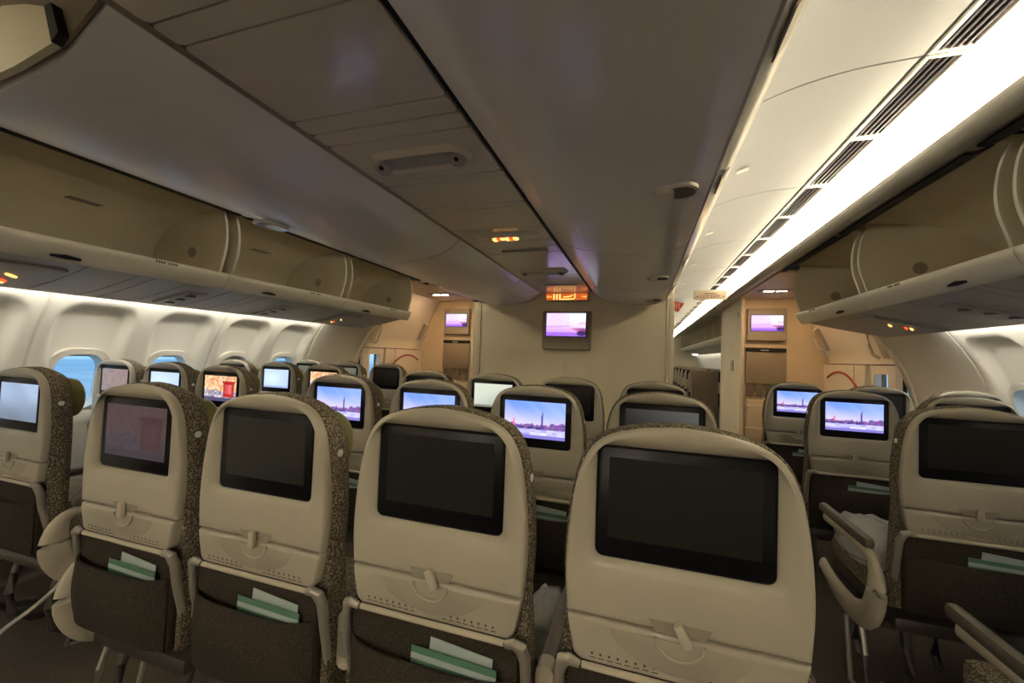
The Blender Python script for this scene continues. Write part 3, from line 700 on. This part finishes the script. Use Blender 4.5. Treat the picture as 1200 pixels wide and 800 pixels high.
tray_me = MB().loft([[(x, .03, z) for x, z in tr_poly], [(x, .006, z) for x, z in tr_poly], [(x, .001, z) for x, z in shrink(tr_poly, .003)], [(x, -.001, z) for x, z in shrink(tr_poly, .007)]]).mesh('tray_table', 'shell', 50)
rel = [(.118*math.cos(a), .7755-.058*math.sin(a)) for a in np.linspace(0, math.pi, 25)]
relief_me = MB().loft([[(x, -.0005, z) for x, z in rel], [(x*.97, -.0028, .7755+(z-.7755)*.97) for x, z in rel]], cap0=False).mesh('embossed_relief', 'shell', 60)
rim = [(.040*math.cos(a), -.004, .779-.034*math.sin(a)) for a in np.linspace(0, math.pi, 17)]
rim_me = MB().tube(rim, .0032, 8).mesh('latch_rim', 'shell', 60)
rec_me = MB().loft([[(x, -.0006, z) for x, z in ((-.052, .806), (.052, .806), (.040, .7865), (-.040, .7865))], [(x, .002, z) for x, z in ((-.055, .809), (.055, .809), (.043, .7855), (-.043, .7855))]]).mesh('latch_recess_shade', 'recess')
latch_me = MB().box(-.0085, .0085, -.014, .0, -.032, .010, .004).mesh('latch', 'shell_trim')
bar_me = MB().tube([(-.168, -.003, .699), (.168, -.003, .699)], .0065, 10).mesh('hinge_bar', 'shell_trim')
pr = MB()
for x0 in (-.150, .035):
    for q in range(8): pr.loft([[(x0+q*.0155+.0023*math.cos(a), y, .7225+.0023*math.sin(a)) for a in np.linspace(0, 2*math.pi, 7)[:-1]] for y in (-.0012, -.0018)])
    for q in range(8): pr.box(x0-.004+q*.0155, x0+.007+q*.0155, -.0018, -.0012, .7145, .7158)
print_me = pr.mesh('printed_mark', 'print_dark', 0)
full = half+spline([(.200, .787), (.206, .70), (.212, .58), (.214, .47), (.205, .43)], 4)[1:]
cpoly = [(x+.006*sstep(.10, .18, x), z+(.003 if z > 1.0 else 0)) for x, z in full]; cpoly = cpoly+[(-x, z) for x, z in reversed(cpoly[1:])]
def csh(d): return [(x-math.copysign(min(d, abs(x)), x), z-(d if z > .8 else -d)) for x, z in cpoly]
cush_me = MB().loft([[(x, .026, z) for x, z in csh(.010)], [(x, .022, z) for x, z in csh(.003)], [(x, .030, z) for x, z in csh(0)], [(x, .068, z) for x, z in csh(.0)], [(x, .090, z) for x, z in csh(.010)], [(x, .100, z) for x, z in csh(.030)]]).mesh('back_cushion', 'fabric', 50)
btn_me = MB().disc((0, 0, 0), .0095, 'x', .004, 16).mesh('side_button', 'paint_white')
hd = []
for w, h, y in ((.330, .165, .086), (.344, .18, .098), (.346, .184, .118), (.335, .172, .136), (.30, .13, .146)):
    hd.append([(x, y, z) for x, z in rrect(w, h*.90, min(.075, h*.40), 7, 0, 1.022)])
head_me = MB().loft(hd).mesh('headrest', 'olive', 60)
hc = []
for w, h, y in ((.320, .158, .137), (.305, .145, .147), (.27, .11, .154)):
    hc.append([(x, y, z) for x, z in rrect(w, h*.90, min(.06, h*.40), 7, 0, 1.022)])
headc_me = MB().loft(hc).mesh('headrest_cover', 'cream_leather', 60)
lowb_me = MB().box(-.196, .196, .004, .03, .43, .698, .008).mesh('lower_back', 'fabric_dark')
def pocket_grid():
    mb = MB(); nu, nv = 20, 12; vs = []
    for lay in (0, 1):
        for j in range(nv+1):
            for i in range(nu+1):
                u = -1+2*i/nu; v = j/nv
                x = .192*u; z = .44+.192*v-.006*(1-u*u)*v
                b = .004+.042*(1-abs(u)**6)*math.sin(math.pi*min(1, .12+.62*v))
                vs.append((x, .004-b+(.006 if lay else 0), z))
    n = (nu+1)*(nv+1); fs = []
    for j in range(nv):
        for i in range(nu):
            a = j*(nu+1)+i; fs.append((a, a+1, a+nu+2, a+nu+1)); fs.append((n+a, n+a+nu+1, n+a+nu+2, n+a+1))
    for i in range(nu):
        a = nv*(nu+1)+i; fs.append((a, a+1, n+a+1, n+a)); fs.append((i, n+i, n+i+1, i+1))
    mb.add(vs, fs); return mb.mesh('seat_pocket', 'fabric_dark', 60)
pocket_me = pocket_grid()
def arm_path(s): return [(s*.172, -.006, .700), (s*.190, -.008, .706), (s*.204, -.004, .698), (s*.2105, .004, .672), (s*.212, .012, .61), (s*.2105, .03, .54), (s*.205, .06, .47)]
armL_me = MB().tube(arm_path(-1), [.008, .011, .013, .013, .012, .012, .012], 10, .8).mesh('tray_arm', 'arm_grey')
armR_me = MB().tube(arm_path(1), [.008, .011, .013, .013, .012, .012, .012], 10, .8).mesh('tray_arm', 'arm_grey')
seat_me = MB().box(-.212, .212, .10, .56, .385, .475, .028).mesh('seat_cushion', 'fabric')
pan_me = MB().box(-.20, .20, .05, .53, .335, .384, .012).mesh('seat_pan', 'dark_metal')
leg_me = MB().tube([(0, .12, .335), (0, .10, .26), (0, .085, .18), (0, .10, .09), (0, .16, .035), (0, .26, .014)], [.016, .015, .015, .015, .015, .013], 10).mesh('leg', 'dark_metal')
leg2_me = MB().tube([(0, .44, .335), (0, .46, .20), (0, .47, .06), (0, .44, .014)], .015, 10).mesh('leg', 'dark_metal')
strut_me = MB().tube([(-.2, .17, .30), (.2, .17, .30)], .017, 10).mesh('seat_beam', 'dark_metal')
rest_me = MB().box(-.0185, .0185, .075, .50, .598, .640, .016).mesh('armrest', 'arm_dark')
cap_me = MB().loft([[(x, .055, z) for x, z in rrect(.030, .120, .012, 4, 0, .572)], [(x, .045, z) for x, z in rrect(.037, .135, .016, 4, 0, .572)], [(x, .078, z) for x, z in rrect(.0375, .140, .016, 4, 0, .572)]][::1]).mesh('armrest_cap', 'shell_trim')
ins_me = MB().box(-.010, .010, .040, .046, .535, .592, .003).mesh('cap_insert', 'arm_grey')
ep = spline([(.46, .585), (.22, .590), (.09, .584), (.045, .555), (.030, .490), (.045, .420), (.095, .355), (.20, .320), (.36, .330), (.48, .365)], 4)
panel_me = MB().tube([(0, y, z) for y, z in ep], [.020+.030*sstep(.2, .5, i/len(ep))-.018*sstep(.65, 1, i/len(ep)) for i in range(len(ep))], 12, .50).mesh('end_panel', 'shell_trim', 60)
foot_me = MB().tube(spline([(0, .09, .37), (0, .05, .31), (0, -.01, .265), (0, -.09, .225), (0, -.16, .17)], 4), .0065, 8, 1.3).mesh('footrest_arm', 'metal')
lbar_me = MB().tube([(0, .14, .30), (0, .11, .20), (0, .09, .06), (0, .22, .03), (0, .26, .26)], .010, 8).mesh('aisle_leg', 'metal')

def seat(x, y, kind, label, group, cols, aisle=0, latch=0.0, arms=(1,), rich=True):
    t = thing('aircraft_seat', label, 'seat', (x, y, 0), group)
    sh = link('back_shell', shell_me, t)
    bz = link('screen_bezel', bez_me, t)
    d = link('display', DISP[kind], bz); d.location = (0, .0118, ZC+.008)
    ty = link('tray_table', tray_me, t); link('embossed_relief', relief_me, ty); link('latch_rim', rim_me, ty); link('printed_mark', print_me, ty)['kind'] = 'stuff'; link('hinge_bar', bar_me, ty)
    link('latch_recess_shade', rec_me, sh)
    lt = link('latch', latch_me, sh); lt.location = (0, -.002, .803); lt.rotation_euler = (0, latch, 0)
    link('back_cushion', cush_me, t)
    for s in (-1, 1):
        b = link('side_button', btn_me, t); b.location = (s*.199, .050, 1.012)
    hr = link('headrest', head_me, t); link('headrest_cover', headc_me, hr)
    link('lower_back', lowb_me, t); link('seat_pocket', pocket_me, t)
    link('tray_arm', armL_me, t); link('tray_arm', armR_me, t)
    link('seat_cushion', seat_me, t); link('seat_pan', pan_me, t); link('seat_beam', strut_me, t)
    for u in (-.14, .14):
        o = link('leg', leg_me, t); o.location = (u, 0, 0)
        o = link('leg', leg2_me, t); o.location = (u, 0, 0)
    for s in arms:
        off = .2418 if s != aisle else .262
        a = link('armrest', rest_me, t); a.location = (s*off, 0, 0)
        if s == aisle:
            o = link('end_panel', panel_me, t); o.location = (s*(off+.002), 0, 0)
            o = link('aisle_leg', lbar_me, t); o.location = (s*off, 0, 0)
            if rich: o = link('footrest_arm', foot_me, t); o.location = (s*off, 0, 0)
        else:
            c = link('armrest_cap', cap_me, a); link('cap_insert', ins_me, a)
    return t
DESC = dict(off='black', london='skyline', street='phone box', pale='pale blue', haze='hazy blue', dim='dim street', grey='faded brown', white='whitish', shade='dull grey', green='dark green')
ROWC = ['third row behind bulkhead', 'second row behind bulkhead', 'first row behind bulkhead']
COLC = {1.5: 'right aisle end of centre block', .5: 'second from right aisle, centre block', -.5: 'second from left aisle, centre block', -1.5: 'left aisle end of centre block'}
Y1, PIT, S_C, S_S, AL = .7931, .8312, .49, .4836, 1.7455
kc = {(0, 1.5): 'off', (0, .5): 'off', (0, -.5): 'off', (0, -1.5): 'dim', (1, 1.5): 'shade', (1, .5): 'london', (1, -.5): 'london', (1, -1.5): 'london', (2, 1.5): 'off', (2, .5): 'off', (2, -.5): 'white', (2, -1.5): 'off'}
def card(kind, x, y, where):
    m, w, z0, z1, dy, dx, tilt = ('green_card', .19, .575, .650, -.010, .060, .03) if kind == 'green' else ('pale_card', .14, .585, .668, -.003, .070, .09)
    o = MB().box(-w/2, w/2, -.001, .001, 0, z1-z0).obj('safety_card' if kind == 'green' else 'leaflet', m, smooth=0)
    o.location = (x+dx, y+dy, z0); o.rotation_euler = (0, tilt, 0); h = (z1-z0)/.60
    if kind == 'green':
        MB().box(-w/2, w/2, -.0016, -.0008, h*.60-.026, h*.60-.014).obj('card_stripe', 'pale_card', o, smooth=0)
        tag(o, 'green card in pocket, %s' % where, 'card', 'green safety cards in seat pockets')
    else: tag(o, 'pale leaflet in pocket, %s' % where, 'leaflet', 'pale leaflets in seat pockets')
for r in range(3):
    for c in (-1.5, -.5, .5, 1.5):
        k = kc[r, c]; lab = 'cream seat with %s screen, %s, %s' % (DESC[k], COLC[c], ROWC[r])
        aisle = 1 if c == 1.5 else (-1 if c == -1.5 else 0)
        arms = (1, -1) if c == -1.5 else (1,)
        seat(c*S_C, Y1+r*PIT, k, lab, 'cream economy seats', None, aisle, latch=(-.45 if (r == 0 and c > 0) else 0.0), arms=arms, rich=False)
        if r < 2:
            where = '%s, %s' % (COLC[c].replace('centre block', 'centre seats'), ROWC[r])
            card('green', c*S_C, Y1+r*PIT, where); card('pale', c*S_C, Y1+r*PIT, where)
ROWS = ['fourth row from door', 'third row from door', 'second row from door', 'first row from door']
kl = {(0, 0): 'haze', (0, 1): 'off', (0, 2): 'off', (1, 0): 'street', (1, 1): 'pale', (1, 2): 'grey', (2, 0): 'street', (2, 1): 'pale', (2, 2): 'pale', (3, 0): 'off', (3, 1): 'green', (3, 2): 'green'}
kr = {(2, 0): 'london', (3, 0): 'london'}
POSN = ['aisle seat', 'middle seat', 'window seat']
for s, side in SIDES:
    for r in range(4):
        for c in range(3):
            k = kl[r, c] if s < 0 else kr.get((r, c), 'off')
            x = s*(AL+c*S_S); y = Y1+.172+r*PIT
            lab = 'cream seat with %s screen, %s of %s block, %s' % (DESC[k], POSN[c], side, ROWS[r])
            seat(x, y, k, lab, 'cream economy seats', None, aisle=(-s if c == 0 else 0), arms=((-s, s) if c == 0 else ((s,) if c < 2 else ())), rich=(s < 0))
            if s > 0 and c == 0 and r > 0:
                where = 'right block aisle seat, %s' % ROWS[r]
                card('green', x, y, where); card('pale', x, y, where)
# forward cabin seats seen through the right passage, first one a plain padded back
ORD = ['first', 'second', 'third', 'fourth', 'fifth', 'sixth', 'seventh']
for r in range(6):
    for c in range(2):
        x = AL+c*S_S; y = 8.75+r*.86
        seat(x, y, 'off', 'small cream seat beyond the right partition, %s, %s row of forward cabin' % (POSN[c], ORD[r]), 'forward cabin seats', None, aisle=(-1 if c == 0 else 0), arms=((1, -1) if c == 0 else (1,)), rich=False)
fb = thing('padded_seat', 'plain brown padded seat back just beyond the right partition', 'seat', (1.735, 7.95, 0))
MB().box(-.22, .22, 0, .09, .40, 1.13, .03).obj('backrest', 'brown_pad', fb); MB().box(-.22, .22, .09, .55, .36, .47, .025).obj('seat_cushion', 'brown_pad', fb)
for u in (-.16, .16): MB().tube([(u, .1, .37), (u, .1, 0.01)], .018, 8).obj('leg', 'dark_metal', fb); MB().tube([(u, .48, .37), (u, .48, 0.01)], .018, 8).obj('leg', 'dark_metal', fb)
# forward cabin bins on the right
for k in range(7):
    y0 = 7.50+k*1.12
    bm_ = bin_meshes(1, 1.12) if k == 0 else bm_
    t = thing('overhead_bin', 'open bin of the forward cabin, %s one beyond the right partition' % ORD[k], 'overhead bin', (0, y0, 0), 'forward cabin bins')
    link('bin_shell', bm_['shell'], t); link('shelf_lip', bm_['lip'], t)
    a = link('side_wall', bm_['side0'], t); link('side_wall_edge', bm_['e0'], a); b = link('side_wall', bm_['side1'], t); link('side_wall_edge', bm_['e1'], b)
fp = thing('service_panel_strip', 'grey service panels of the forward cabin beyond the right partition', 'service panel')
for k in range(14): MB().prism_y(sheet([(2.018, 1.641), (2.565, 1.533)], .012), 7.5+k*.56, 7.5+k*.56+.55).obj('panel', 'psu', fp)

# ================================================================== LOOSE THINGS
def crumple(name, c, r, m, label, cat):
    bm = bmesh.new(); bmesh.ops.create_icosphere(bm, subdivisions=4, radius=1)
    rg = random.Random(hash(name) % 99+5); ph = [(rg.uniform(2, 7), rg.uniform(0, 6), Vector((rg.uniform(-1, 1), rg.uniform(-1, 1), rg.uniform(-1, 1)))) for _ in range(14)]
    for v in bm.verts:
        d = sum(.055*abs(math.sin(f*v.co.dot(w)*1.6+p)) for f, p, w in ph)
        v.co = Vector((v.co.x*r[0], v.co.y*r[1], v.co.z*r[2]))*(0.65+d)
    me = bpy.data.meshes.new(name); bm.to_mesh(me); bm.free(); me.materials.append(MATS[m]); me.shade_smooth()
    o = link(name, me); o.location = c; return tag(o, label, cat, 'plastic bags left on seats')
crumple('plastic_bag', (1.60, 2.13, .545), (.105, .15, .085), 'plastic_bag', 'crumpled clear plastic bag on the right block aisle seat', 'plastic bag')
crumple('plastic_bag', (.43, 1.16, .525), (.065, .10, .065), 'plastic_bag', 'crumpled clear plastic bag on the centre block seat cushion', 'plastic bag')
